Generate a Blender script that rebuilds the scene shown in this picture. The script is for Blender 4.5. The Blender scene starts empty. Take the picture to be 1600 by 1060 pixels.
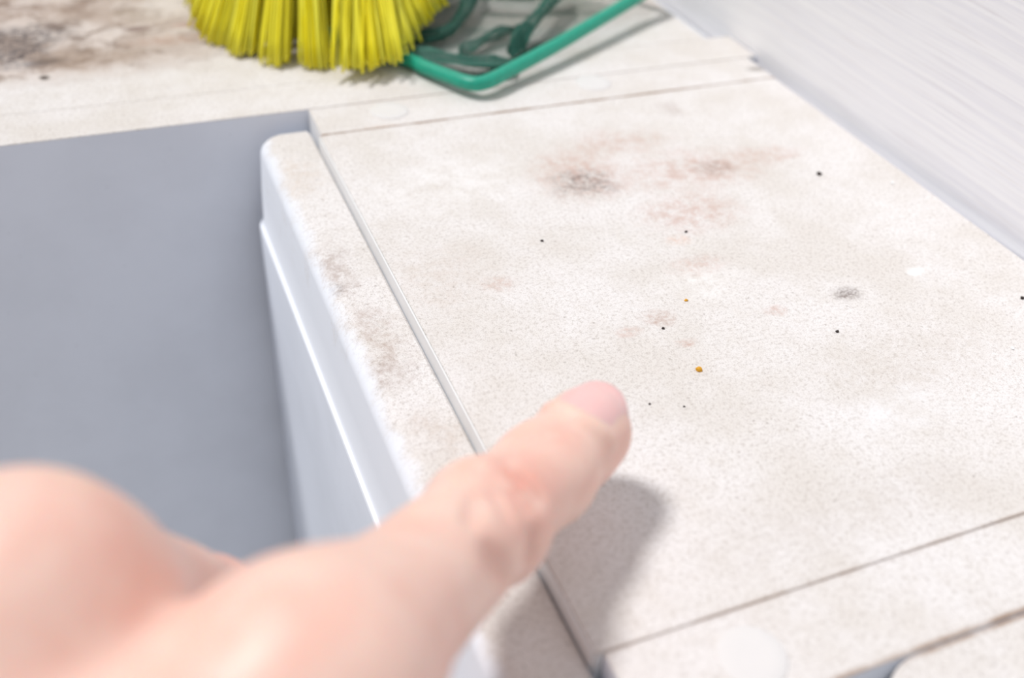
import bpy, bmesh, math, random
import numpy as np
from mathutils import Vector, Matrix

# ------------------------------------------------------------------ camera
MM = 0.001
CAM_H = 130.0                       # lens height above the cabinet tops, mm (tops are z = 0)
FPX = 1564.7
R = np.array([[0.92431753, 0.19339851, -0.32898954],
              [-0.37698253, 0.59677351, -0.70834],
              [0.05934035, 0.77875439, 0.62451607]])     # camera axes in world rows
scene = bpy.context.scene
col = scene.collection

cam_data = bpy.data.cameras.new('camera')
cam = bpy.data.objects.new('camera', cam_data)
col.objects.link(cam)
m4 = Matrix([list(R[0]) + [0], list(R[1]) + [0], list(R[2]) + [CAM_H * MM], [0, 0, 0, 1]])
cam.matrix_world = m4
cam_data.sensor_width = 36.0
cam_data.lens = FPX / 1600 * 36
cam_data.clip_start = 0.005
cam_data.clip_end = 50
cam_data.dof.use_dof = True
cam_data.dof.focus_distance = 0.214
cam_data.dof.aperture_fstop = 9.0
scene.camera = cam

# ------------------------------------------------------------------ world, sun, exposure
world = bpy.data.worlds.new('World')
scene.world = world
world.use_nodes = True
bg = world.node_tree.nodes['Background']
bg.inputs['Color'].default_value = (0.94, 0.96, 1.0, 1)
bg.inputs['Strength'].default_value = 0.39
sun_data = bpy.data.lights.new('sun', 'SUN')
sun_data.energy = 2.4
sun_data.color = (1.0, 0.982, 0.972)
sun_data.angle = math.radians(11)
sun = bpy.data.objects.new('sun', sun_data)
col.objects.link(sun)
sun.location = (-0.42, 0.25, 1.0)
sun.rotation_euler = Vector((-0.42, 0.25, 1.0)).to_track_quat('Z', 'Y').to_euler()
scene.view_settings.view_transform = 'Standard'
scene.view_settings.look = 'None'
scene.view_settings.exposure = 0.05
scene.view_settings.gamma = 1.0
scene.view_settings.use_curve_mapping = False


# ------------------------------------------------------------------ pixel helpers (to place things on the table plane)
def ray(px, py):
    return R @ np.array([(px - 800) / FPX, (530 - py) / FPX, -1.0])


def on_top(px, py, z=0.0):
    d = ray(px, py)
    t = (z - CAM_H) / d[2]
    return d * t + np.array([0, 0, CAM_H])


def at_depth(px, py, dep):
    return ray(px, py) * dep + np.array([0, 0, CAM_H])


# ------------------------------------------------------------------ object helpers
def tag(o, label=None, cat=None, group=None, kind=None):
    if label: o['label'] = label
    if cat: o['category'] = cat
    if group: o['group'] = group
    if kind: o['kind'] = kind
    return o


def thing(name, label, cat, loc, group=None):
    o = bpy.data.objects.new(name, None)
    col.objects.link(o)
    o.location = Vector(loc) * MM
    o.empty_display_size = 0.01
    return tag(o, label, cat, group)


def link(name, me, mat=None, parent=None, smooth=False):
    o = bpy.data.objects.new(name, me)
    col.objects.link(o)
    if mat: me.materials.append(mat)
    if smooth:
        me.polygons.foreach_set('use_smooth', [True] * len(me.polygons))
    if parent:
        o.parent = parent
        o.location = -parent.location
    return o


def mesh_from(name, verts, faces):
    me = bpy.data.meshes.new(name)
    v = np.asarray(verts, float) * MM
    me.from_pydata(v.tolist(), [], [tuple(int(i) for i in f) for f in faces])
    me.update()
    return me


def from_bm(name, bm):
    me = bpy.data.meshes.new(name)
    bmesh.ops.scale(bm, vec=(MM, MM, MM), verts=bm.verts)
    bmesh.ops.recalc_face_normals(bm, faces=bm.faces)
    bm.to_mesh(me)
    bm.free()
    return me


def board(name, x, y, z, mat, parent=None, bevel=0.4, seg=2):
    bm = bmesh.new()
    bmesh.ops.create_cube(bm, size=1)
    for v in bm.verts:
        v.co = Vector(((x[0] + x[1]) / 2 + v.co.x * (x[1] - x[0]),
                       (y[0] + y[1]) / 2 + v.co.y * (y[1] - y[0]),
                       (z[0] + z[1]) / 2 + v.co.z * (z[1] - z[0])))
    if bevel:
        bmesh.ops.bevel(bm, geom=list(bm.edges), offset=bevel, segments=seg, affect='EDGES', profile=0.5)
    return link(name, from_bm(name, bm), mat, parent)


def tube(path, radius, sides=10, closed=False, twist=0.0):
    """verts, faces of a round tube along a list of points (mm)"""
    P = np.asarray(path, float)
    n = len(P)
    rad = np.broadcast_to(radius, (n,))
    if closed:
        T = np.roll(P, -1, 0) - np.roll(P, 1, 0)
    else:
        T = np.gradient(P, axis=0)
    T /= np.linalg.norm(T, axis=1)[:, None] + 1e-12
    up = np.array([0, 0, 1.0])
    if abs(T[0] @ up) > 0.9: up = np.array([0, 1.0, 0])
    V, F = [], []
    u = np.cross(T[0], up); u /= np.linalg.norm(u)
    for i in range(n):
        u = u - T[i] * (u @ T[i]); u /= np.linalg.norm(u)
        w = np.cross(T[i], u)
        for k in range(sides):
            a = 2 * math.pi * k / sides + twist * i
            V.append(P[i] + rad[i] * (math.cos(a) * u + math.sin(a) * w))
    m = n if closed else n - 1
    for i in range(m):
        j = (i + 1) % n
        for k in range(sides):
            k2 = (k + 1) % sides
            F.append((i * sides + k, i * sides + k2, j * sides + k2, j * sides + k))
    if not closed:
        F.append(tuple(range(sides - 1, -1, -1)))
        F.append(tuple((n - 1) * sides + k for k in range(sides)))
    return V, F


class MB:
    def __init__(self): self.v, self.f = [], []

    def add(self, vf):
        o = len(self.v)
        if isinstance(vf, MB): vf = (vf.v, vf.f)
        self.v.extend(vf[0])
        self.f.extend(tuple(i + o for i in f) for f in vf[1])
        return self

    def build(self, name, mat, parent=None, smooth=True):
        return link(name, mesh_from(name, self.v, self.f), mat, parent, smooth)


# ------------------------------------------------------------------ materials
class Nodes:
    """tiny wrapper for writing node trees"""
    def __init__(self, name):
        self.mat = bpy.data.materials.new(name)
        self.mat.use_nodes = True
        self.t = self.mat.node_tree
        self.bsdf = self.t.nodes['Principled BSDF']

    def n(self, kind, **kw):
        nd = self.t.nodes.new(kind)
        for k, v in kw.items(): setattr(nd, k, v)
        return nd

    def put(self, sock, val):
        if isinstance(val, bpy.types.NodeSocket): self.t.links.new(val, sock)
        else: sock.default_value = val

    def math(self, op, a, b=0.0, c=0.0, clamp=False):
        nd = self.n('ShaderNodeMath', operation=op, use_clamp=clamp)
        self.put(nd.inputs[0], a); self.put(nd.inputs[1], b); self.put(nd.inputs[2], c)
        return nd.outputs[0]

    def vmath(self, op, a, b=(0, 0, 0)):
        nd = self.n('ShaderNodeVectorMath', operation=op)
        self.put(nd.inputs[0], a); self.put(nd.inputs[1], b)
        return nd.outputs['Value'] if op in ('LENGTH', 'DISTANCE', 'DOT_PRODUCT') else nd.outputs[0]

    def remap(self, x, a, b, lo=0.0, hi=1.0):
        nd = self.n('ShaderNodeMapRange', interpolation_type='SMOOTHSTEP')
        self.put(nd.inputs[0], x)
        for i, v in enumerate((a, b, lo, hi)): nd.inputs[i + 1].default_value = v
        return nd.outputs[0]

    def noise(self, vec, scale, detail=3, rough=0.55, dist=0.0):
        nd = self.n('ShaderNodeTexNoise')
        self.put(nd.inputs['Vector'], vec)
        nd.inputs['Scale'].default_value = scale
        nd.inputs['Detail'].default_value = detail
        nd.inputs['Roughness'].default_value = rough
        nd.inputs['Distortion'].default_value = dist
        return nd

    def mix(self, fac, a, b, mode='MIX'):
        nd = self.n('ShaderNodeMix', data_type='RGBA', blend_type=mode)
        self.put(nd.inputs['Factor'], fac)
        self.put(nd.inputs[6], a); self.put(nd.inputs[7], b)
        return nd.outputs[2]

    def pos_mm(self, scale=(1000, 1000, 1000), offset=(0, 0, 0)):
        g = self.n('ShaderNodeNewGeometry')
        nd = self.n('ShaderNodeVectorMath', operation='MULTIPLY_ADD')
        self.t.links.new(g.outputs['Position'], nd.inputs[0])
        nd.inputs[1].default_value = scale
        nd.inputs[2].default_value = offset
        return nd.outputs[0]

    def bump(self, height, strength, dist=0.0002):
        nd = self.n('ShaderNodeBump')
        nd.inputs['Strength'].default_value = strength
        nd.inputs['Distance'].default_value = dist
        self.put(nd.inputs['Height'], height)
        self.t.links.new(nd.outputs[0], self.bsdf.inputs['Normal'])

    def done(self, color, rough=0.6, spec=0.3):
        self.put(self.bsdf.inputs['Base Color'], color)
        self.put(self.bsdf.inputs['Roughness'], rough)
        self.bsdf.inputs['Specular IOR Level'].default_value = spec
        return self.mat


def lin(r, g, b):
    f = lambda c: (c / 255 / 12.92) if c / 255 <= 0.04045 else ((c / 255 + 0.055) / 1.055) ** 2.4
    return (f(r), f(g), f(b), 1)


def grimy_laminate(name, stains=(), door=False, heavy=False, joints=()):
    """off white laminate with a felt of dust and mould. stains: (px, py, rx, ry, strength, colour, patchiness)"""
    N = Nodes(name)
    p = N.pos_mm()
    warp = N.noise(p, 0.09, 4, 0.65)
    wv = N.vmath('MULTIPLY', N.vmath('SUBTRACT', warp.outputs['Color'], (0.5, 0.5, 0.5)), (16, 16, 0))
    pw = N.vmath('ADD', p, wv)
    big = N.noise(p, 0.035, 4, 0.6).outputs[0]
    mid = N.noise(p, 0.22, 4, 0.62).outputs[0]
    grain = N.noise(p, 1.15, 4, 0.78).outputs[0]
    fine = N.noise(p, 4.2, 2, 0.7).outputs[0]
    white = lin(237, 234, 233)
    beige = lin(226, 221, 216)
    c = N.mix(N.remap(big, 0.36, 0.68), white, beige)
    c = N.mix(N.math('MULTIPLY', N.remap(mid, 0.42, 0.75), 0.40), c, lin(221, 215, 209))
    # fibre like speckle
    c = N.mix(N.math('MULTIPLY', N.remap(grain, 0.47, 0.68), 0.52), c, lin(176, 166, 157))
    c = N.mix(N.math('MULTIPLY', N.remap(fine, 0.52, 0.70), 0.55), c, lin(140, 128, 120))
    c = N.mix(N.math('MULTIPLY', N.remap(N.noise(N.vmath('ADD', p, (31, 7, 0)), 0.8, 2, 0.6).outputs[0], 0.65, 0.75), 0.42), c, lin(132, 118, 110))
    if heavy:
        # mould streaks and blotches on the rear cabinet, thicker towards its left end
        ps = N.vmath('MULTIPLY', pw, (0.75, 1.0, 1.0))
        side = N.n('ShaderNodeSeparateXYZ'); N.t.links.new(pw, side.inputs[0])
        left = N.remap(side.outputs[0], 60.0, -20.0)
        back = N.remap(side.outputs[1], 293.0, 312.0)
        area = N.math('MULTIPLY', N.math('ADD', N.math('MULTIPLY', left, 0.7), 0.3), back)
        c = N.mix(N.math('MULTIPLY', N.math('MULTIPLY', back, N.math('ADD', N.math('MULTIPLY', left, 0.5), 0.5)), N.math('ADD', N.math('MULTIPLY', big, 0.7), 0.35)), c, lin(206, 191, 182))
        b1 = N.remap(N.noise(ps, 0.05, 5, 0.65).outputs[0], 0.40, 0.62)
        b2 = N.remap(N.noise(N.vmath('ADD', ps, (90, 40, 0)), 0.13, 4, 0.6).outputs[0], 0.47, 0.66)
        c = N.mix(N.math('MULTIPLY', N.math('MULTIPLY', b1, area), 0.75), c, lin(168, 148, 134))
        c = N.mix(N.math('MULTIPLY', N.math('MULTIPLY', b2, area), 0.9), c, lin(138, 120, 108))
    for (cx, cy, rx, ry, s, colr, patch) in stains:
        q = N.vmath('ADD', p, N.vmath('MULTIPLY', wv, (0.25, 0.25, 0.25))) if ry < 6 else pw
        d = N.vmath('LENGTH', N.vmath('MULTIPLY', N.vmath('SUBTRACT', q, (cx, cy, 0)), (1 / rx, 1 / ry, 0)))
        mask = N.remap(d, 1.15, 0.25)
        if patch > 0:
            pn = N.remap(N.noise(N.vmath('ADD', p, (cx * 3, cy * 5, 0)), patch, 4, 0.7).outputs[0], 0.36, 0.66)
            mask = N.math('MULTIPLY', mask, N.math('ADD', N.math('MULTIPLY', pn, 0.85), 0.15))
        c = N.mix(N.math('MULTIPLY', mask, s), c, lin(*colr))
    for (axis, v, w, s) in joints:
        sep = N.n('ShaderNodeSeparateXYZ'); N.t.links.new(p, sep.inputs[0])
        d = N.math('ABSOLUTE', N.math('SUBTRACT', sep.outputs[axis], v))
        jn = N.math('ADD', N.math('MULTIPLY', N.remap(N.noise(p, 0.07, 3).outputs[0], 0.4, 0.6), 0.6), 0.4)
        c = N.mix(N.math('MULTIPLY', N.math('MULTIPLY', N.remap(d, w, w * 0.35), jn), s), c, lin(150, 118, 92))
    if door:
        # only the flat top of the door is soiled, the rounded front stays clean
        sep = N.n('ShaderNodeSeparateXYZ'); N.t.links.new(N.vmath('ADD', p, N.vmath('MULTIPLY', wv, (0.45, 0.45, 0))), sep.inputs[0])
        edge = N.remap(N.math('ADD', sep.outputs[0], N.math('MULTIPLY', N.math('SUBTRACT', grain, 0.5), 2.0)), 40.6, 36.6)
        c = N.mix(edge, c, lin(240, 244, 252))
    N.bump(N.math('ADD', grain, fine), 0.10, 0.00015)
    return N.done(c, 0.75, 0.2)


def plain(name, rgb, rough=0.5, spec=0.4, var=0.06, scale=0.05, specks=False):
    N = Nodes(name)
    p = N.pos_mm()
    c0 = lin(*rgb)
    dark = tuple(x * (1 - var) for x in c0[:3]) + (1,)
    c = N.mix(N.remap(N.noise(p, scale, 4).outputs[0], 0.35, 0.65), c0, dark)
    if specks:
        sp = N.remap(N.noise(p, 0.55, 3, 0.7).outputs[0], 0.67, 0.74)
        c = N.mix(N.math('MULTIPLY', sp, 0.30), c, lin(150, 150, 160))
    N.bump(N.noise(p, 1.2, 2).outputs[0], 0.05, 0.0001)
    return N.done(c, rough, spec)


BROWN = (150, 122, 108)
PINK = (200, 168, 155)
GREY = (128, 116, 112)


def stain(px, py, rx, ry, s, colr, patch=0.35):
    q = on_top(px, py)
    return (q[0], q[1], rx, ry, s, colr, patch)


top_stains = [
    stain(905, 275, 15, 15, 0.72, PINK, 0.30), stain(1085, 265, 26, 13, 0.65, PINK, 0.25),
    stain(1080, 330, 17, 10, 0.65, PINK, 0.30), stain(960, 225, 22, 9, 0.52, PINK, 0.3),
    stain(912, 288, 11, 8, 0.72, GREY, 0.5), stain(1115, 262, 8, 5, 0.59, BROWN, 0.5),
    stain(1050, 170, 6, 7, 0.4, BROWN, 0.9), stain(1200, 240, 12, 6, 0.52, PINK, 0.4),
    stain(1325, 460, 4.6, 3.2, 0.95, GREY, 0.9), stain(1030, 497, 5.0, 3.8, 0.65, (186, 156, 142), 0.7),
    stain(985, 520, 3.5, 2.2, 0.65, PINK, 0.6), stain(1072, 535, 3.2, 1.8, 0.72, PINK, 0.6),
    stain(1210, 487, 3.2, 2.2, 0.65, PINK, 0.6), stain(1090, 415, 9, 5, 0.52, PINK, 0.5),
    stain(780, 445, 5, 3.5, 0.52, PINK, 0.6), stain(690, 430, 16, 16, 0.35, (205, 190, 178), 0.3),
    stain(1420, 560, 30, 14, 0.35, (200, 190, 180), 0.4), stain(1330, 800, 40, 10, 0.30, (200, 192, 186), 0.4),
    stain(1060, 375, 4, 3, 0.5, (226, 190, 170), 0.6), stain(1430, 425, 3.2, 1.6, 0.9, (252, 252, 252), 0.0),
    stain(1100, 440, 14, 8, 0.5, (250, 249, 249), 0.3), stain(1400, 640, 16, 7, 0.5, (243, 243, 246), 0.12),
    stain(700, 290, 25, 18, 0.5, (247, 246, 247), 0.2),
]
door_stains = [
    stain(525, 400, 5, 13, 0.45, BROWN, 0.4), stain(590, 500, 6, 13, 0.5, (170, 146, 132), 0.4),
    stain(600, 560, 5, 8, 0.45, BROWN, 0.5), stain(520, 430, 3, 3, 0.7, GREY, 0.7),
    stain(470, 260, 6, 12, 0.5, (208, 192, 176), 0.4), stain(680, 660, 5, 9, 0.35, (196, 178, 164), 0.5),
]
rear_stains = [
    stain(45, 58, 17, 12, 0.95, (84, 78, 80), 0.45), stain(18, 84, 14, 8, 0.95, (78, 74, 78), 0.5),
    stain(75, 95, 7, 3.5, 0.8, (96, 84, 78), 0.0), stain(20, 103, 10, 4, 0.7, (104, 104, 112), 0.4),
    stain(72, 120, 2.0, 1.8, 0.95, (70, 60, 54), 0.0), stain(60, 15, 26, 10, 0.7, (150, 126, 110), 0.3),
    stain(215, 45, 6, 3.0, 0.8, (128, 106, 98), 0.0), stain(270, 62, 18, 5, 0.7, (176, 142, 122), 0.3),
    stain(160, 85, 26, 9, 0.6, (160, 142, 126), 0.3), stain(215, 22, 9, 7, 0.6, (156, 140, 122), 0.3),
    stain(125, 78, 5, 3, 0.7, (124, 108, 96), 0.3), stain(300, 38, 8, 3, 0.6, (170, 132, 118), 0.0),
]
M_top = grimy_laminate('grimy_top', top_stains, joints=[(1, 245.6, 0.9, 0.75), (1, 73.35, 0.7, 0.4)])
M_strip = grimy_laminate('grimy_strip', [stain(600, 200, 9, 2.5, 0.4, (200, 160, 130), 0.4), stain(1185, 108, 5, 2, 0.6, (110, 100, 90), 0)],
                         joints=[(1, 245.6, 0.9, 0.75), (1, 73.35, 0.7, 0.4), (1, 261.8, 0.8, 0.5), (1, 56.9, 1.3, 0.8)])
M_door = grimy_laminate('grimy_door', door_stains, door=True)
M_rear = grimy_laminate('grimy_rear', rear_stains, heavy=True)
M_rear_side = plain('pale_side_laminate', (229, 234, 244), 0.55, 0.3, 0.05, 0.03, True)
M_white = plain('white_edging', (240, 240, 240), 0.5, 0.4, 0.04)
M_cap = plain('white_cap', (231, 229, 228), 0.45, 0.4, 0.03)
M_floor = plain('floor_laminate', (204, 201, 198), 0.5, 0.4, 0.1)
M_base = plain('grey_strip', (214, 216, 220), 0.5, 0.3, 0.08)


def wall_material():
    N = Nodes('white_washed_wood')
    p = N.pos_mm()
    w = N.noise(p, 0.02, 2).outputs['Color']
    q = N.vmath('ADD', p, N.vmath('MULTIPLY', N.vmath('SUBTRACT', w, (0.5, 0.5, 0.5)), (0, 0, 1.6)))
    s1 = N.noise(N.vmath('MULTIPLY', q, (0, 0.010, 0.8)), 1.0, 4, 0.6).outputs[0]
    s2 = N.noise(N.vmath('MULTIPLY', q, (0, 0.03, 1.6)), 1.0, 3, 0.6).outputs[0]
    c = N.mix(N.remap(s1, 0.35, 0.68), lin(250, 249, 252), lin(240, 239, 245))
    c = N.mix(N.math('MULTIPLY', N.remap(s2, 0.52, 0.75), 0.45), c, lin(222, 217, 221))
    c = N.mix(N.math('MULTIPLY', N.remap(s1, 0.66, 0.74), 0.35), c, lin(222, 210, 204))
    N.bump(N.math('ADD', s1, s2), 0.12, 0.0003)
    return N.done(c, 0.55, 0.3)


M_wall = wall_material()

# ------------------------------------------------------------------ the setting
FLOOR = -420.0
tag(board('wall_right', (204, 230), (-700, 900), (FLOOR, 700), M_wall, bevel=0), kind='structure')
tag(board('floor', (-900, 230), (-700, 900), (FLOOR - 20, FLOOR), M_floor, bevel=0), kind='structure')

# ------------------------------------------------------------------ rear cabinet (carries the brush and the net)
rear = thing('cabinet', 'mould stained off-white cabinet behind, under the yellow brush and green net', 'cabinet', (0, 400, FLOOR))
board('side_panel', (-260, 203.4), (262.0, 279.4), (FLOOR, 0), None, rear, 0.3)
sp = rear.children[0]
sp.data.materials.append(M_rear); sp.data.materials.append(M_rear_side)
for f in sp.data.polygons: f.material_index = 1 if f.normal.z < 0.3 else 0
board('side_panel', (-260, 203.4), (532.6, 550), (FLOOR, 0), M_rear, rear, 0.5)
board('top_panel', (-260, 193.8), (279.45, 532.2), (-16, -0.05), M_rear, rear, 0.1)
board('back_board', (196.5, 203), (279.8, 532.2), (FLOOR, -5), M_base, rear, 0.3)
board('front_panel', (-260, -244), (279.8, 532.2), (FLOOR, -16.4), M_rear_side, rear, 0.3)

# ------------------------------------------------------------------ front cabinet the finger points at
low = thing('cabinet', 'grimy off-white cabinet under the pointing finger, with rounded door on its left side', 'cabinet', (120, 160, FLOOR))


def framed(o, mat_top, mat_side):
    o.data.materials.clear()
    o.data.materials.append(mat_top); o.data.materials.append(mat_side)
    for f in o.data.polygons: f.material_index = 0 if f.normal.z > 0.3 else 1
    return o


framed(board('side_panel', (52.6, 199.6), (245.7, 261.8), (FLOOR, 0), None, low, 0.3), M_strip, M_white)
framed(board('side_panel', (53.2, 199.6), (57.0, 73.3), (FLOOR, 0.0), None, low, 0.3), M_strip, M_rear_side)
framed(board('top_panel', (52.0, 199.3), (73.4, 245.6), (-16, 0), None, low, 0.3), M_top, M_white)
board('edge_band', (51.6, 51.98), (74.0, 245.2), (-15.6, -0.3), M_white, low, 0.12)
bb = framed(board('back_board', (199.9, 203.6), (58, 245), (FLOOR, -0.6), None, low, 0.4), M_base, M_base)
for v in bb.data.vertices:
    if v.co.y > 0.2 and v.co.z > -0.1: v.co.z -= 0.005          # the board sags towards its far end
board('bottom_panel', (53, 199), (73.6, 245.4), (FLOOR + 20, FLOOR + 36), M_white, low, 0.4)


def door_mesh():
    prof = [(49.5, -0.6), (48.9, 0.0)]
    for k in range(0, 9):                      # wide rounding of the upper front edge
        a = math.radians(90 * k / 8)
        prof.append((40.2 - 4.9 * math.sin(a), -4.2 + 4.2 * math.cos(a)))
    prof += [(34.55, -15), (34.15, -25.6), (33.9, -26.2), (33.1, -26.5), (32.9, -27.2), (33.0, -60), (33.2, FLOOR + 12), (49.5, FLOOR + 12)]
    ys = []
    r = 5.0
    for k in range(7):
        a = math.radians(90 * k / 6)
        ys.append((250.8 - r + r * math.cos(a), 1 - math.sin(a)))   # (y, inset share) from the far end
    # far end: inset grows as y approaches the end
    sl = []
    for k in range(7):
        a = math.radians(90 * (6 - k) / 6)
        sl.append((250.8 - r + r * math.sin(a), r * (1 - math.cos(a))))
    sl += [(200, 0), (150, 0), (100, 0), (60, 0), (55, 0)]
    V, F = [], []
    n = len(prof)
    for (y, ins) in sl:
        for (x, z) in prof:
            xx = x + ins * (0.8 if x < 45 else 0.0) * min(1, (49.5 - x) / 9)
            zz = z - (0.25 * ins if z > -8 else 0)
            V.append((51.3 - (49.5 - xx) * 1.027, y * 1.027, zz - 3.5))
    for i in range(len(sl) - 1):
        for k in range(n):
            k2 = (k + 1) % n
            F.append((i * n + k, i * n + k2, (i + 1) * n + k2, (i + 1) * n + k))
    F.append(tuple(range(n - 1, -1, -1)))
    F.append(tuple((len(sl) - 1) * n + k for k in range(n)))
    bm = bmesh.new()
    vs = [bm.verts.new(v) for v in V]
    for f in F: bm.faces.new([vs[i] for i in f])
    return from_bm('door', bm)


door = link('door', door_mesh(), M_door, low, True)
door.data.materials.append(M_rear_side)
for f in door.data.polygons:
    if f.center.z * 1000 < -30.4: f.material_index = 1
md = door.modifiers.new('edges', 'EDGE_SPLIT'); md.split_angle = math.radians(35)


def cap_mesh():
    bm = bmesh.new()
    prof = [(5.5, -0.1), (5.5, 0.1), (5.3, 0.22), (3.0, 0.26)]
    rings = []
    for (r, z) in prof:
        rings.append([bm.verts.new((r * math.cos(2 * math.pi * k / 40), r * math.sin(2 * math.pi * k / 40), z)) for k in range(40)])
    for a, b in zip(rings, rings[1:]):
        for k in range(40): bm.faces.new((a[k], a[(k + 1) % 40], b[(k + 1) % 40], b[k]))
    bm.faces.new(rings[-1]); bm.faces.new(rings[0][::-1])
    return from_bm('screw_cap', bm)


cap_me = cap_mesh()
cap_me.materials.append(M_cap)
cap_me.polygons.foreach_set('use_smooth', [True] * len(cap_me.polygons))
for (cx, cy) in ((74.4, 255.0), (140.3, 256.8), (74.2, 65.0), (140.0, 65.0)):
    o = bpy.data.objects.new('screw_cap', cap_me)
    col.objects.link(o); o.parent = low
    o.location = Vector((cx, cy, 0)) * MM - low.location

# ------------------------------------------------------------------ near cabinet with the rounded corner (bottom right)
near = thing('cabinet', 'grimy off-white cabinet with rounded top corner at bottom right, past the dark crack', 'cabinet', (150, 0, FLOOR))


def rounded_top():
    pts = []
    r = 11.0
    x0, y1 = 88.0, 56.85
    for k in range(13):
        a = math.radians(180 - 90 * k / 12)
        pts.append((x0 + r + r * math.cos(a), y1 - r + r * math.sin(a)))
    pts += [(199.3, 56.85), (199.3, -90), (88.0, -90)]
    bm = bmesh.new()
    lo = [bm.verts.new((x, y, -16)) for x, y in pts]
    hi = [bm.verts.new((x, y, -0.2)) for x, y in pts]
    n = len(pts)
    bm.faces.new(hi[::-1]); bm.faces.new(lo)
    for k in range(n): bm.faces.new((lo[k], lo[(k + 1) % n], hi[(k + 1) % n], hi[k]))
    bmesh.ops.recalc_face_normals(bm, faces=bm.faces)
    ed = [e for e in bm.edges if all(v.co.z > -1 for v in e.verts)]
    bmesh.ops.bevel(bm, geom=ed, offset=0.4, segments=3, affect='EDGES', profile=0.5)
    return from_bm('top_panel', bm)


framed(link('top_panel', rounded_top(), None, near), M_strip, M_white)
board('side_panel', (99.5, 199.3), (40, 55.8), (FLOOR, -16.4), M_rear_side, near, 0.4)
board('side_panel', (99.5, 199.3), (-89, -73), (FLOOR, -16.4), M_rear_side, near, 0.4)
board('front_panel', (99.5, 110), (-72.6, 39.6), (FLOOR, -16.4), M_rear_side, near, 0.4)


# ------------------------------------------------------------------ brush
def bristle_material():
    N = Nodes('yellow_bristles')
    g = N.n('ShaderNodeNewGeometry')
    rnd = g.outputs['Random Per Island']
    c = N.mix(rnd, lin(255, 240, 0), lin(255, 252, 90))
    N.bsdf.inputs['Subsurface Weight'].default_value = 0.0
    N.bsdf.inputs['Subsurface Radius'].default_value = (1.0, 0.9, 0.1)
    N.bsdf.inputs['Subsurface Scale'].default_value = 0.002
    N.done(c, 0.35, 0.5)
    tr = N.n('ShaderNodeBsdfTranslucent'); N.put(tr.inputs['Color'], c)
    mx = N.n('ShaderNodeMixShader'); mx.inputs[0].default_value = 0.06
    out = N.t.nodes['Material Output']
    N.t.links.new(N.bsdf.outputs[0], mx.inputs[1]); N.t.links.new(tr.outputs[0], mx.inputs[2])
    N.t.links.new(mx.outputs[0], out.inputs['Surface'])
    return N.mat


M_brist = bristle_material()
M_head = plain('yellow_plastic', (226, 196, 20), 0.4, 0.5, 0.04)
rng = random.Random(5)
BC = np.array([73.0, 326.0])               # centre of the round brush end
brush = thing('scrubbing_brush', 'scrubbing brush with splayed yellow bristles standing on the rear cabinet', 'brush', (73, 360, 0))


def smoothpath(pts, n):
    """Catmull-Rom through pts"""
    P = [np.array(p, float) for p in pts]
    P = [2 * P[0] - P[1]] + P + [2 * P[-1] - P[-2]]
    out = []
    segs = len(P) - 3
    for i in range(segs):
        for k in range(n):
            t = k / n
            a, b, c, d = P[i:i + 4]
            out.append(0.5 * ((2 * b) + (c - a) * t + (2 * a - 5 * b + 4 * c - d) * t * t + (3 * b - a - 3 * c + d) * t ** 3))
    out.append(P[-2])
    return np.array(out)


def P3(px, py, z):
    return on_top(px, py, z)


net_c = P3(745, 130, 4.2)
net_r = np.array([188.0, 305.0, 10.5])
net_l = np.array([60.0, 322.0, 2.8])
net_o = np.array([150.0, 374.0, 13.0])


def inside_net(x, y, grow=3.0):
    a = net_r - net_c; b = net_l - net_c
    M = np.array([[a[0], b[0]], [a[1], b[1]]])
    s, t = np.linalg.solve(M, np.array([x - net_c[0], y - net_c[1]]))
    ga, gb = grow / np.linalg.norm(a[:2]), grow / np.linalg.norm(b[:2])
    if not (-ga < s < 1 + ga and -gb < t < 1 + gb): return None
    s, t = min(max(s, 0), 1), min(max(t, 0), 1)
    return (1 - s) * (1 - t) * net_c[2] + s * (1 - t) * net_r[2] + (1 - s) * t * net_l[2] + s * t * net_o[2]


def bristle_tuft(root, tip, nb, worn, seed):
    rr = random.Random(seed)
    mb = MB()
    root = np.array(root); tip = np.array(tip)
    out2 = tip[:2] - root[:2]
    ln = np.linalg.norm(out2) + 1e-6
    for b in range(nb):
        a = rr.uniform(0, 2 * math.pi); q = math.sqrt(rr.random())
        o0 = np.array([math.cos(a), math.sin(a), 0]) * q * 1.3
        spread = 3.9 + worn * 2.6
        o1 = np.array([math.cos(a), math.sin(a), 0]) * q * spread + np.array([rr.gauss(0, 0.7), rr.gauss(0, 0.7), 0]) * (1 + worn)
        p0 = root + o0
        p3 = tip + o1
        p3[2] = 0.5 + abs(rr.gauss(0, 0.7 + 1.2 * worn))
        zn = inside_net(p3[0], p3[1], 4.2 if worn < 1.05 else 7.0)
        if worn > 1.05: p3[2] = max(tip[2] + rr.gauss(0, 0.5), tip[2] - 0.3)          # bent over the rim of the net
        elif zn is not None: p3[2] += zn + 2.9          # bristles that rest on the net
        bow = rr.uniform(0.1, 0.9) + worn * rr.uniform(-0.3, 1.6)
        pm = p0 * 0.5 + p3 * 0.5
        pm[:2] -= out2 / ln * bow
        pm[:2] += np.array([rr.gauss(0, 0.35), rr.gauss(0, 0.35)]) * (1 + 1.5 * worn)
        path = smoothpath([p0, pm, p3], 4)
        rad = np.full(len(path), rr.uniform(0.38, 0.48))
        mb.add(tube(path, rad, 4))
    return mb


ti = 0


def add_tuft(rx, ry, tx, ty, nb, worn=0.0, tz=0.6):
    global ti
    o = bristle_tuft((rx, ry, 50.0), (tx, ty, tz), nb, worn, 100 + ti).build('bristle_tuft', M_brist, brush)
    tag(o, kind='stuff')
    ti += 1


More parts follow.
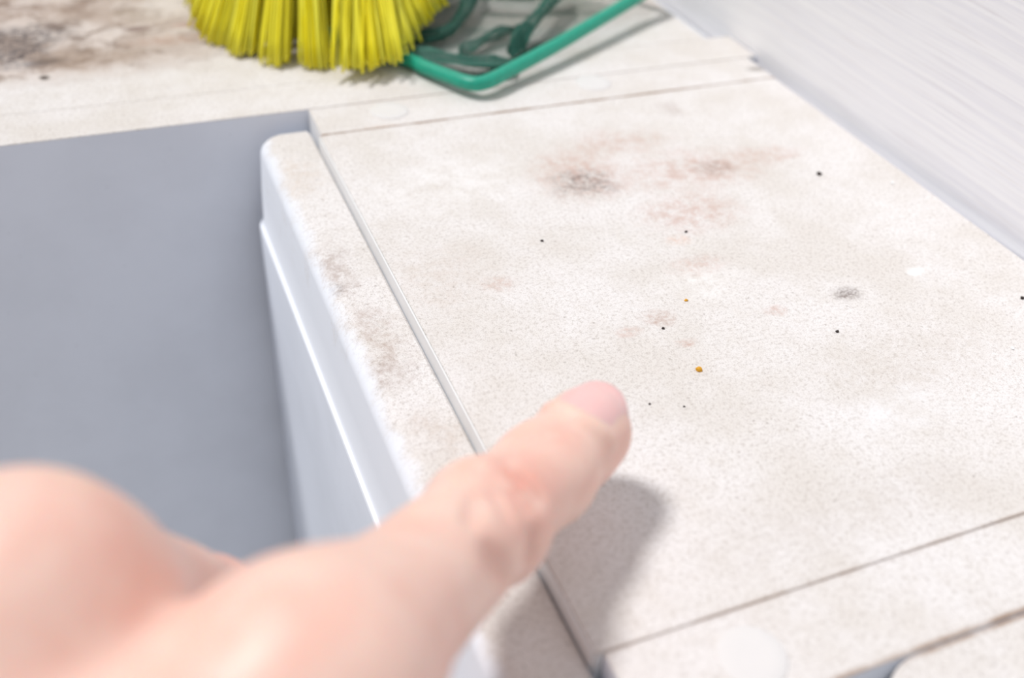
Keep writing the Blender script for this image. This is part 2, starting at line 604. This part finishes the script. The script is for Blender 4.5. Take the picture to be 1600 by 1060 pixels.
for (rad_root, rad_tip, cnt, nb) in ((17.0, 38.5, 11, 64), (10.0, 21.0, 7, 40), (4.0, 8.0, 3, 30)):
    for k in range(cnt):
        a = math.radians(180 + 180 * k / (cnt - 1))
        ca, sa = math.cos(a), math.sin(a)
        ang = math.degrees(a)
        worn = 1.0 if 274 < ang < 312 and rad_root > 20 else (0.3 if ang > 312 else 0.15)
        add_tuft(BC[0] + rad_root * ca, BC[1] + 7 + rad_root * sa,
                 BC[0] + rad_tip * ca + rng.uniform(-.6, .6), BC[1] + rad_tip * sa + rng.uniform(-.6, .6), nb, worn)
for k, (tx, ty, tz) in enumerate((on_top(556, 101, 4.2), on_top(584, 94, 5.0), on_top(604, 82, 6.0), on_top(622, 60, 6.5))):      # splayed, worn corner over the net rim
    add_tuft(BC[0] + 9 + 2 * k, BC[1] - 9 + 3 * k, tx, ty, 52, 1.1, tz)
for j in range(1, 7):                       # straight rows behind the rounded end
    for i in range(-3, 4):
        sx = 1 + 0.25 * (abs(i) / 3)
        add_tuft(BC[0] + i * 5.6, BC[1] + j * 10.0, BC[0] + i * 10.0 * sx, BC[1] + j * 10.0, 38)


def brush_head():
    pts = []
    r = 21.0
    for k in range(25):
        a = math.radians(180 + 180 * k / 24)
        pts.append((BC[0] + r * math.cos(a), BC[1] + 7 + r * math.sin(a)))
    for k in range(25):
        a = math.radians(180 * k / 24)
        pts.append((BC[0] + r * math.cos(a), BC[1] + 62 + r * math.sin(a)))
    bm = bmesh.new()
    lo = [bm.verts.new((x, y, 49)) for x, y in pts]
    hi = [bm.verts.new((x, y, 64)) for x, y in pts]
    n = len(pts)
    bm.faces.new(lo[::-1]); bm.faces.new(hi)
    for k in range(n): bm.faces.new((lo[k], lo[(k + 1) % n], hi[(k + 1) % n], hi[k]))
    ed = [e for e in bm.edges if abs(e.verts[0].co.z - e.verts[1].co.z) < 1]
    bmesh.ops.bevel(bm, geom=ed, offset=4, segments=4, affect='EDGES', profile=0.5)
    return from_bm('brush_head', bm)


link('brush_head', brush_head(), M_head, brush, False)
hp = smoothpath([(73, 400, 58), (73, 440, 66), (73, 490, 84), (73, 540, 96), (73, 580, 99)], 6)
MB().add(tube(hp, np.interp(np.arange(len(hp)), [0, 6, 12, 20, len(hp) - 1], [13, 10, 8, 10, 7]), 16)).build('handle', M_head, brush)

# ------------------------------------------------------------------ green fishing net
M_rim = plain('green_rim', (30, 166, 138), 0.4, 0.5, 0.12, 0.6)
M_thread = plain('green_thread', (54, 110, 96), 0.6, 0.3, 0.1)
net = thing('hand_net', 'small green hand net with crumpled mesh lying beside the yellow brush', 'net', (125, 315, 0))
rim_pts = [net_l, P3(628, 90, 2.6), P3(660, 104, 3.0), P3(700, 119, 3.6), P3(728, 128.5, 4.1), P3(748, 131, 4.3), P3(770, 124, 4.6),
           P3(800, 108, 4.9), P3(860, 76, 6.0), P3(925, 38, 7.4), P3(990, -1, 9.0), net_r + np.array([-4, -3, 0]), net_r,
           net_r + np.array([-2, 5, 0.5]), net_r * 0.5 + net_o * 0.5, net_o + np.array([2, -4, 0]), net_o, net_o + np.array([-6, -2, 0]),
           net_l * 0.5 + net_o * 0.5, net_l + np.array([6, 5, 0]), net_l]
rim = smoothpath(rim_pts, 7)[:-1]
MB().add(tube(rim, 2.15, 14, closed=True)).build('rim', M_rim, net)
hmid = net_l * 0.12 + net_o * 0.88
hdir = np.array([-0.02, 0.98, 0.10]); hdir /= np.linalg.norm(hdir)
MB().add(tube([hmid + hdir * s for s in (0, 20, 60, 110, 150)], 2.6, 12)).build('handle', M_rim, net)


def bil(u, v):
    return ((1 - u) * (1 - v))[..., None] * net_c + (u * (1 - v))[..., None] * net_r + ((1 - u) * v)[..., None] * net_l + (u * v)[..., None] * net_o


def net_surface(u, v):
    p = bil(u, v)
    rimd = np.minimum(np.minimum(u, 1 - u) * 100, np.minimum(v, 1 - v) * 76)
    sag = np.clip(rimd / 9.0, 0, 1)
    sag = sag * sag * (3 - 2 * sag)
    floor = 0.9 + 0.35 * np.sin(u * 11 + 3 * v) * np.sin(v * 9 + 1.3 + u * 4) + 0.1 * np.sin(u * 31 + v * 23)
    p[..., 2] = p[..., 2] * (1 - sag) + np.maximum(floor, 0.4) * sag
    p[..., 0] += 0.8 * np.sin(v * 21 + u * 6) * sag
    p[..., 1] += 0.8 * np.sin(u * 19 + v * 5) * sag
    return p


def threads(fn, nu, nv, su, sv, r):
    mb = MB()
    for i in range(nu + 1):
        v = np.linspace(0, 1, sv); u = np.full_like(v, i / nu)
        mb.add(tube(fn(u, v), r, 3))
    for j in range(nv + 1):
        u = np.linspace(0, 1, su); v = np.full_like(u, j / nv)
        mb.add(tube(fn(u, v), r, 3))
    return mb


bag = threads(net_surface, 104, 80, 60, 50, 0.075)


def fold(path, w, h, lift):
    path = smoothpath(path, 10)
    T = np.gradient(path, axis=0); T[:, 2] = 0
    T /= np.linalg.norm(T, axis=1)[:, None]
    S = np.stack([-T[:, 1], T[:, 0], np.zeros(len(T))], 1)
    L = np.linalg.norm(np.diff(path, axis=0), axis=1).sum()

    def fn(u, v):
        idx = u * (len(path) - 1)
        out = np.zeros(u.shape + (3,))
        for c in range(3):
            out[..., c] = np.interp(idx, np.arange(len(path)), path[:, c])
        s = np.stack([np.interp(idx, np.arange(len(path)), S[:, c]) for c in range(3)], -1)
        a = v * 2 * math.pi
        tap = np.clip(np.sin(u * math.pi) * 2.2, 0.05, 1)
        wid = w * tap * (1 + 0.25 * np.sin(u * 9))
        out += s * (wid * (np.sin(a) + 0.25 * np.sin(2 * a + u * 5)))[..., None]
        out[..., 2] += lift + h * tap * (1 - np.cos(a)) * 0.5 + 0.3 * np.sin(3 * a + u * 12)
        return out
    nv = max(8, int(2 * math.pi * w / 0.6)); nu = int(L / 0.8)
    bag.add(threads(fn, nu, nv, max(12, nu), nv * 2, 0.12))


fold([P3(748, -30, 6), P3(738, 0, 4), P3(725, 30, 3), P3(702, 58, 2), P3(668, 68, 1.5), P3(640, 70, 1.5)], 2.3, 3.4, 0.5)
fold([P3(880, -30, 8), P3(868, 0, 7), P3(846, 30, 5), P3(815, 66, 3), P3(800, 92, 2)], 2.3, 3.8, 0.5)
fold([P3(805, 45, 3), P3(770, 62, 2), P3(740, 78, 1.5), P3(715, 90, 1.2)], 2.2, 2.2, 0.3)
fold([P3(632, 78, 3), P3(675, 89, 3), P3(725, 101, 3), P3(775, 103, 3), P3(805, 96, 3)], 3.6, 1.6, 0.2)
fold([P3(650, 24, 2), P3(672, 14, 2), P3(702, -2, 2.5), P3(740, -25, 4)], 2.0, 2.4, 0.2)
fold([P3(735, -3, 5), P3(780, -1, 5), P3(830, 0, 5), P3(900, -12, 5)], 1.6, 3.0, 0.2)
fold([P3(800, 92, 3), P3(812, 70, 3.5), P3(826, 44, 4)], 2.2, 3.5, 0.3)
o = bag.build('net_bag', M_thread, net, False)
tag(o, kind='stuff')


# ------------------------------------------------------------------ crumbs and flakes on the top
def crumb_mesh(r, seed, flat=0.7):
    rr = random.Random(seed)
    bm = bmesh.new()
    bmesh.ops.create_icosphere(bm, subdivisions=2, radius=1)
    for v in bm.verts:
        k = rr.uniform(0.72, 1.25)
        v.co = Vector((v.co.x * r * k * rr.uniform(.9, 1.2), v.co.y * r * k, (v.co.z * flat * k + flat * 0.8) * r))
    return from_bm('crumb', bm)


M_orange = plain('orange_crumb', (232, 170, 50), 0.6, 0.3, 0.2, 1.5)
M_dark = plain('dark_crumb', (62, 54, 52), 0.7, 0.2, 0.2, 1.5)
M_flake = plain('white_flake', (252, 252, 252), 0.6, 0.2, 0.02, 1.5)
crumbs = [
    (1092, 579, 0.75, M_orange, 'orange crumb on the grimy top above the fingertip'),
    (1072, 470, 0.45, M_orange, 'tiny tan crumb higher on the grimy top than the orange one'),
    (1280, 273, 0.75, M_dark, 'black speck of dirt near the wall on the upper right of the top'),
    (847, 377, 0.42, M_dark, 'black speck left of the pink stain'),
    (1072, 363, 0.42, M_dark, 'black speck just under the pink stain'),
    (1308, 519, 0.45, M_dark, 'black speck below the round grey stain'),
    (1036, 514, 0.40, M_dark, 'black sliver touching the brown spot above the fingertip'),
    (1015, 632, 0.28, M_dark, 'tiny dark speck right beside the fingernail'),
    (1069, 636, 0.28, M_dark, 'tiny dark speck below the orange crumb'),
    (1597, 467, 0.55, M_dark, 'dark speck at the right edge of the picture'),
    (1394, 287, 0.6, M_flake, 'small white flake on the top close to the wall'),
    (1582, 545, 0.5, M_flake, 'white flake near the right edge of the picture'),
]
for i, (px, py, r, m, lab) in enumerate(crumbs):
    q = on_top(px, py)
    o = link('flake' if m is M_flake else 'crumb', crumb_mesh(r * 0.85, i), m)
    o.location = Vector((q[0], q[1], -0.05)) * MM
    tag(o, lab, 'flake' if m is M_flake else 'crumb')


# ------------------------------------------------------------------ the pointing hand
def cam_vec(v): return R @ np.array([v[0], v[1], -v[2]])       # (right, up, forward) -> world


I1 = at_depth(757, 818, 140)
I2 = at_depth(850, 740, 155)
I3 = at_depth(916, 674, 164)
d_ix = I1 - at_depth(630, 935, 118); d_ix /= np.linalg.norm(d_ix)
I0 = I1 - d_ix * 43
l0 = cam_vec((-0.84, 0.487, 0.238))
l_ix = l0 - d_ix * (l0 @ d_ix); l_ix /= np.linalg.norm(l_ix)      # towards the middle finger
n_ix = np.cross(l_ix, d_ix)
if n_ix @ cam_vec((.362, .831, -.424)) < 0: n_ix = -n_ix          # back of the hand


def bend(f, deg):
    a = math.radians(deg)
    return d_ix * math.cos(a) * f + (-n_ix) * math.sin(a) * f


def chain(p0, lens, angs, side=0.0):
    pts = [p0]
    a = 0
    for L, da in zip(lens, angs):
        a += da
        pts.append(pts[-1] + bend(L, a) + l_ix * side * L)
    return pts


M0 = at_depth(38, 930, 101)
mid = chain(M0, (44, 27, 20), (34, 100, 60), -0.03)
n_f = I1 - np.array([0, 0, CAM_H]); n_f = -n_f / np.linalg.norm(n_f); n_f -= d_ix * (n_f @ d_ix); n_f /= np.linalg.norm(n_f)
n_f = n_f * 0.75 + n_ix * 0.45; n_f /= np.linalg.norm(n_f)        # back of the index finger, rolled a little towards the lens
l_f = np.cross(d_ix, n_f); l_f *= np.sign(l_f @ l_ix)
K0 = M0 + l_ix * 21 - n_ix * 5 - d_ix * 6
ring = chain(K0, (41, 25, 19), (56, 95, 60), -0.08)
L0 = K0 + l_ix * 19 - n_ix * 7 - d_ix * 8
lit = chain(L0, (33, 19, 17), (62, 92, 55), -0.12)
meta = d_ix * math.cos(math.radians(24)) + n_ix * math.sin(math.radians(24))
W = I0 * 0.45 + M0 * 0.55 - meta * 74 - n_ix * 3 + l_ix * 5
wr_a, wr_b = W - l_ix * 13, W + l_ix * 15
fa = W - (meta * 0.95 - l_ix * 0.05) * 75
fa_a, fa_b = fa - l_ix * 16, fa + l_ix * 17
TH0 = wr_a + meta * 14 - n_ix * 10 - l_ix * 2
TH1 = TH0 + meta * 34 - n_ix * 20 - l_ix * 9
TH2 = TH1 + d_ix * 27 - n_ix * 8 + l_ix * 16
TH3 = TH2 + d_ix * 14 - n_ix * 3 + l_ix * 16


def capsule(P, a, b, ra, rb):
    ab = b - a
    t = np.clip(((P - a) @ ab) / (ab @ ab), 0, 1)
    q = P - a - t[..., None] * ab
    return np.sqrt((q * q).sum(-1)) - (ra + t * (rb - ra))


def smin(a, b, k):
    h = np.maximum(k - np.abs(a - b), 0) / k
    return np.minimum(a, b) - h * h * k * 0.25


def smax(a, b, k): return -smin(-a, -b, k)


def finger_sdf(P, pts, radii, k=4.0, mids=None):
    d = None
    for i in range(3):
        a, b = pts[i], pts[i + 1]
        ra, rb = radii[i], radii[i + 1]
        m = a * 0.5 + b * 0.5
        rm = min(ra, rb) * (0.985 if i < 2 else 1.02)
        e = np.minimum(capsule(P, a, m, ra, rm), capsule(P, m, b, rm, rb))
        d = e if d is None else smin(d, e, k)
    return d


e3 = I3 - I2; e3 /= np.linalg.norm(e3)
nn = cam_vec((0.06, 0.76, -0.64)); nn -= e3 * (nn @ e3); nn /= np.linalg.norm(nn)
ss = np.cross(e3, nn)                                       # across the nail

TIP_R = 7.1


CREASES = []


def index_sdf(P):
    ix = finger_sdf(P, [I0, I1, I2, I3], (11.6, 8.5, 8.0, TIP_R), 2.2)
    # fuller pad of the fingertip and joint thickening
    ix = smin(ix, capsule(P, I2 + e3 * 9 - nn * 1.3, I3 - nn * 0.6 - e3 * 0.5, 6.6, 6.5), 3)
    ix = smin(ix, capsule(P, I1 - l_f * 1.3 + n_f * 0.4, I1 + l_f * 1.3 + n_f * 0.4, 7.9, 7.9), 2)
    ix = smin(ix, capsule(P, I1 - d_ix * 22 - n_f * 2.6, I1 - d_ix * 12 - n_f * 2.4, 8.0, 7.2), 4)
    # flexion creases on the outer side of the middle joint
    for (a, b, r0) in CREASES:
        ix = smax(ix, -capsule(P, a, b, r0, r0 * 0.8), 2.0)
    for s in (-3.4, -0.6, 2.2):                                   # knuckle wrinkles
        c = I1 + d_ix * s + n_f * 9.1
        ix = smax(ix, -capsule(P, c - l_f * 3.6 - n_f * 0.7, c + l_f * 3.6 - n_f * 0.5, 0.45, 0.45), 1.6)
    return ix


def hand_sdf(P):
    palm = None
    for (m, w, ra, rb) in ((I0 + l_ix * 1.5 - n_ix * 1.5, wr_a, 11.8, 12.5), (M0, wr_a * .6 + wr_b * .4, 11.5, 13), (K0, wr_a * .3 + wr_b * .7, 10.5, 13), (L0, wr_b, 9.5, 12.5)):
        e = capsule(P, m - n_ix * 1.0, w, ra, rb)
        palm = e if palm is None else smin(palm, e, 9)
    # flesh between the knuckles and the palm pad
    palm = smin(palm, capsule(P, I0 - meta * 14 - n_ix * 8, L0 - meta * 14 - n_ix * 6, 9, 9), 10)
    fore = capsule(P, wr_a, fa_a, 14, 18)
    fore = smin(fore, capsule(P, wr_b, fa_b, 14, 18), 14)
    fore = smin(fore, capsule(P, W, fa, 15, 21), 14)
    palm = smin(palm, fore, 14)
    ix = index_sdf(P)
    # nail fold
    prev = None
    for u in np.linspace(-1, 1, 9):
        if len(FOLD) < 9: FOLD.append(nail_point(u * 1.04, 0, -0.45))
        q = FOLD[round((u + 1) * 4)]
        if prev is not None: ix = smin(ix, capsule(P, prev, q, 0.75, 0.75), 1.6)
        prev = q
    hand = smin(palm, ix, 8)
    md_ = finger_sdf(P, mid, (10.4, 8.8, 8.2, 6.8), 4)
    md_ = smin(md_, capsule(P, mid[0] * 0.75 + mid[1] * 0.25, mid[0] * 0.3 + mid[1] * 0.7, 10.2, 9.3), 4)
    rg = finger_sdf(P, ring, (10.6, 8.8, 7.8, 6.4), 4)
    lt = finger_sdf(P, lit, (9.4, 7.6, 6.8, 5.8), 4)
    th = finger_sdf(P, [TH0, TH1, TH2, TH3], (13, 11, 9.6, 8.0), 6)
    for f, k, kk in ((md_, 1.2, 10), (rg, 1.2, 8), (lt, 1.2, 8)):
        f2 = smin(f, palm, kk)
        hand = smin(hand, f2, k)
    hand = smin(hand, smin(th, palm, 10), 1.5)
    return hand


def nail_point(u, v, lift=0.0):
    """u across -1..1, v along 0 (fold) .. 1 (free edge)"""
    w = 5.5
    x = u * w * (1 - 0.06 * v)
    s0 = -5.8 + 2.0 * u * u
    s1 = 6.0 - 2.3 * u * u
    s = s0 + (s1 - s0) * v
    base = I3 + e3 * min(s, 3.0) + ss * x
    lo, hi = 0.0, 12.0
    for _ in range(18):
        mid_h = (lo + hi) / 2
        if index_sdf((base + nn * mid_h)[None])[0] < 0: lo = mid_h
        else: hi = mid_h
    h = lo + 0.25 - 0.55 * u ** 4
    if s > 3.0: h -= 0.05 * (s - 3.0) ** 2 + 0.1 * (s - 3.0)
    return I3 + e3 * s + ss * x + nn * (h + lift)


FOLD = []


def surface_nets(F, org, h):
    inside = F < 0
    nx, ny, nz = F.shape
    acc = np.zeros((nx - 1, ny - 1, nz - 1, 3)); cnt = np.zeros((nx - 1, ny - 1, nz - 1))
    cr = {}
    for ax in range(3):
        sl0 = [slice(None)] * 3; sl1 = [slice(None)] * 3
        sl0[ax] = slice(0, -1); sl1[ax] = slice(1, None)
        f0, f1 = F[tuple(sl0)], F[tuple(sl1)]
        x = inside[tuple(sl0)] != inside[tuple(sl1)]
        cr[ax] = (x, inside[tuple(sl0)])
        idx = np.argwhere(x)
        t = f0[x] / (f0[x] - f1[x])
        pt = idx.astype(float); pt[:, ax] += t
        o1, o2 = [a for a in range(3) if a != ax]
        for da in (0, -1):
            for db in (0, -1):
                c = idx.copy(); c[:, o1] += da; c[:, o2] += db
                ok = (c >= 0).all(1) & (c[:, 0] < nx - 1) & (c[:, 1] < ny - 1) & (c[:, 2] < nz - 1)
                np.add.at(acc, tuple(c[ok].T), pt[ok]); np.add.at(cnt, tuple(c[ok].T), 1)
    has = cnt > 0
    vid = np.full(has.shape, -1); vid[has] = np.arange(has.sum())
    V = acc[has] / cnt[has][:, None] * h + org
    faces = []
    for ax in range(3):
        x, ins = cr[ax]
        o1, o2 = [(1, 2), (2, 0), (0, 1)][ax]
        idx = np.argwhere(x)
        ok = (idx[:, o1] > 0) & (idx[:, o2] > 0)
        idx = idx[ok]
        sg = ins[tuple(idx.T)]
        q = []
        for da, db in ((-1, -1), (0, -1), (0, 0), (-1, 0)):
            c = idx.copy(); c[:, o1] += da; c[:, o2] += db
            q.append(vid[tuple(c.T)])
        q = np.stack(q, 1)
        q[~sg] = q[~sg][:, ::-1]
        faces.append(q)
    Fc = np.concatenate(faces)
    Fc = Fc[(Fc >= 0).all(1)]
    return V, Fc


def build_hand():
    allp = np.array([I0, I1, I2, I3, *mid, *ring, *lit, wr_a, wr_b, fa_a, fa_b, TH0, TH1, TH2, TH3])
    lo = allp.min(0) - 24; hi = allp.max(0) + 24
    # far end of the forearm stays rounded and closed
    h = 1.0
    nx, ny, nz = np.ceil((hi - lo) / h).astype(int) + 1
    F = np.empty((nx, ny, nz), np.float32)
    ys, zs = np.meshgrid(np.arange(ny), np.arange(nz), indexing='ij')
    B = 16
    for x0 in range(0, nx, B):
        x1 = min(nx, x0 + B)
        g = np.stack(np.meshgrid(np.arange(x0, x1), np.arange(ny), np.arange(nz), indexing='ij'), -1) * h + lo
        F[x0:x1] = hand_sdf(g)
    V, Q = surface_nets(F, lo, h)
    # one projection step onto the true surface
    for _ in range(2):
        e = 0.3
        d0 = hand_sdf(V)
        g = np.stack([hand_sdf(V + np.eye(3)[k] * e) - d0 for k in range(3)], 1) / e
        g /= np.maximum(np.linalg.norm(g, axis=1)[:, None], 0.5)
        V = V - np.clip(d0, -0.6, 0.6)[:, None] * g
    return V, Q


def skin_material():
    N = Nodes('skin')
    at = N.n('ShaderNodeAttribute', attribute_name='blush')
    p = N.pos_mm()
    c = N.mix(N.remap(N.noise(p, 0.09, 4, 0.6).outputs[0], 0.35, 0.7), lin(249, 213, 198), lin(243, 197, 181))
    c = N.mix(N.math('MULTIPLY', at.outputs['Fac'], N.remap(N.noise(p, 0.25, 3, 0.6).outputs[0], 0.2, 0.6)), c, lin(236, 158, 142))
    N.bsdf.inputs['Subsurface Weight'].default_value = 0.35
    N.bsdf.inputs['Subsurface Radius'].default_value = (1.0, 0.35, 0.2)
    N.bsdf.inputs['Subsurface Scale'].default_value = 0.0035
    h = N.math('ADD', N.noise(p, 1.3, 3, 0.6).outputs[0], N.math('MULTIPLY', N.noise(p, 3.5, 2).outputs[0], 0.5))
    N.bump(h, 0.12, 0.0003)
    return N.done(c, 0.42, 0.5)


M_skin = skin_material()


def skin_at(px, py, out=0.0):
    t = 60.0
    o, d = np.array([0, 0, CAM_H]), ray(px, py)
    d = d / np.linalg.norm(d)
    for _ in range(60): t += 0.8 * index_sdf((o + d * t)[None])[0]
    return o + d * (t - out)


CREASES.extend([(skin_at(772, 872, 0.5), skin_at(794, 896, 0.5), 1.9), (skin_at(838, 842, 0.5), skin_at(830, 872, 0.5), 1.2),
                (skin_at(745, 775, 0.2), skin_at(735, 815, 0.2), 0.7), (skin_at(772, 770, 0.2), skin_at(792, 800, 0.2), 0.6)])
hand = thing('hand', 'left hand reaching in from the left, index finger pointing at the grimy top', 'hand', tuple(W))
V, Q = build_hand()
hand_o = link('skin', mesh_from('skin', V, Q), M_skin, hand, True)
spots = [(I1 + n_f * 9, 7, 0.6), (I2 + nn * 7, 4.5, 0.35), (I3 + e3 * 5 - nn * 1 - ss * 0, 8.5, 0.55), (I3 - nn * 2 - l_ix * 4, 8, 0.45),
         (M0 + n_ix * 6 - l_ix * 8, 12, 0.15), (mid[1] + n_ix * 6, 9, 0.5),
         (I1 - n_f * 3 - l_f * 9, 6, 0.5), (I0 - l_ix * 9 + d_ix * 6, 9, 0.4)]
bl = np.zeros(len(V))
for c, r, s in spots:
    bl = np.maximum(bl, s * np.exp(-((V - c) ** 2).sum(1) / (r * r)))
at = hand_o.data.attributes.new('blush', 'FLOAT', 'POINT')
at.data.foreach_set('value', bl.astype(np.float32))


def nail_mesh():
    nu, nv = 20, 18
    top, bot = [], []
    for j in range(nv + 1):
        for i in range(nu + 1):
            u = -1 + 2 * i / nu; v = j / nv
            top.append(nail_point(u, v, 0.12)); bot.append(nail_point(u, v, -0.6))
    n = len(top)
    Fc = []
    w = nu + 1
    for j in range(nv):
        for i in range(nu):
            a = j * w + i
            Fc.append((a, a + 1, a + 1 + w, a + w)); Fc.append((n + a, n + a + w, n + a + 1 + w, n + a + 1))
    ring_ = [i for i in range(w)] + [j * w + nu for j in range(1, nv + 1)] + [nv * w + i for i in range(nu - 1, -1, -1)] + [j * w for j in range(nv - 1, 0, -1)]
    for a, b in zip(ring_, ring_[1:] + ring_[:1]): Fc.append((b, a, n + a, n + b))
    me = mesh_from('fingernail', top + bot, Fc)
    bm = bmesh.new(); bm.from_mesh(me); bmesh.ops.recalc_face_normals(bm, faces=bm.faces); bm.to_mesh(me); bm.free()
    return me


def nail_material():
    N = Nodes('nail')
    p = N.pos_mm()
    c = N.mix(N.noise(p, 0.2, 2).outputs[0], lin(250, 206, 201), lin(244, 192, 190))
    N.bsdf.inputs['Subsurface Weight'].default_value = 0.3
    N.bsdf.inputs['Subsurface Radius'].default_value = (1.0, 0.4, 0.3)
    N.bsdf.inputs['Subsurface Scale'].default_value = 0.0015
    return N.done(c, 0.3, 0.45)


nail = link('fingernail', nail_mesh(), nail_material(), hand, True)
tag(nail, 'short pink fingernail of the index finger')
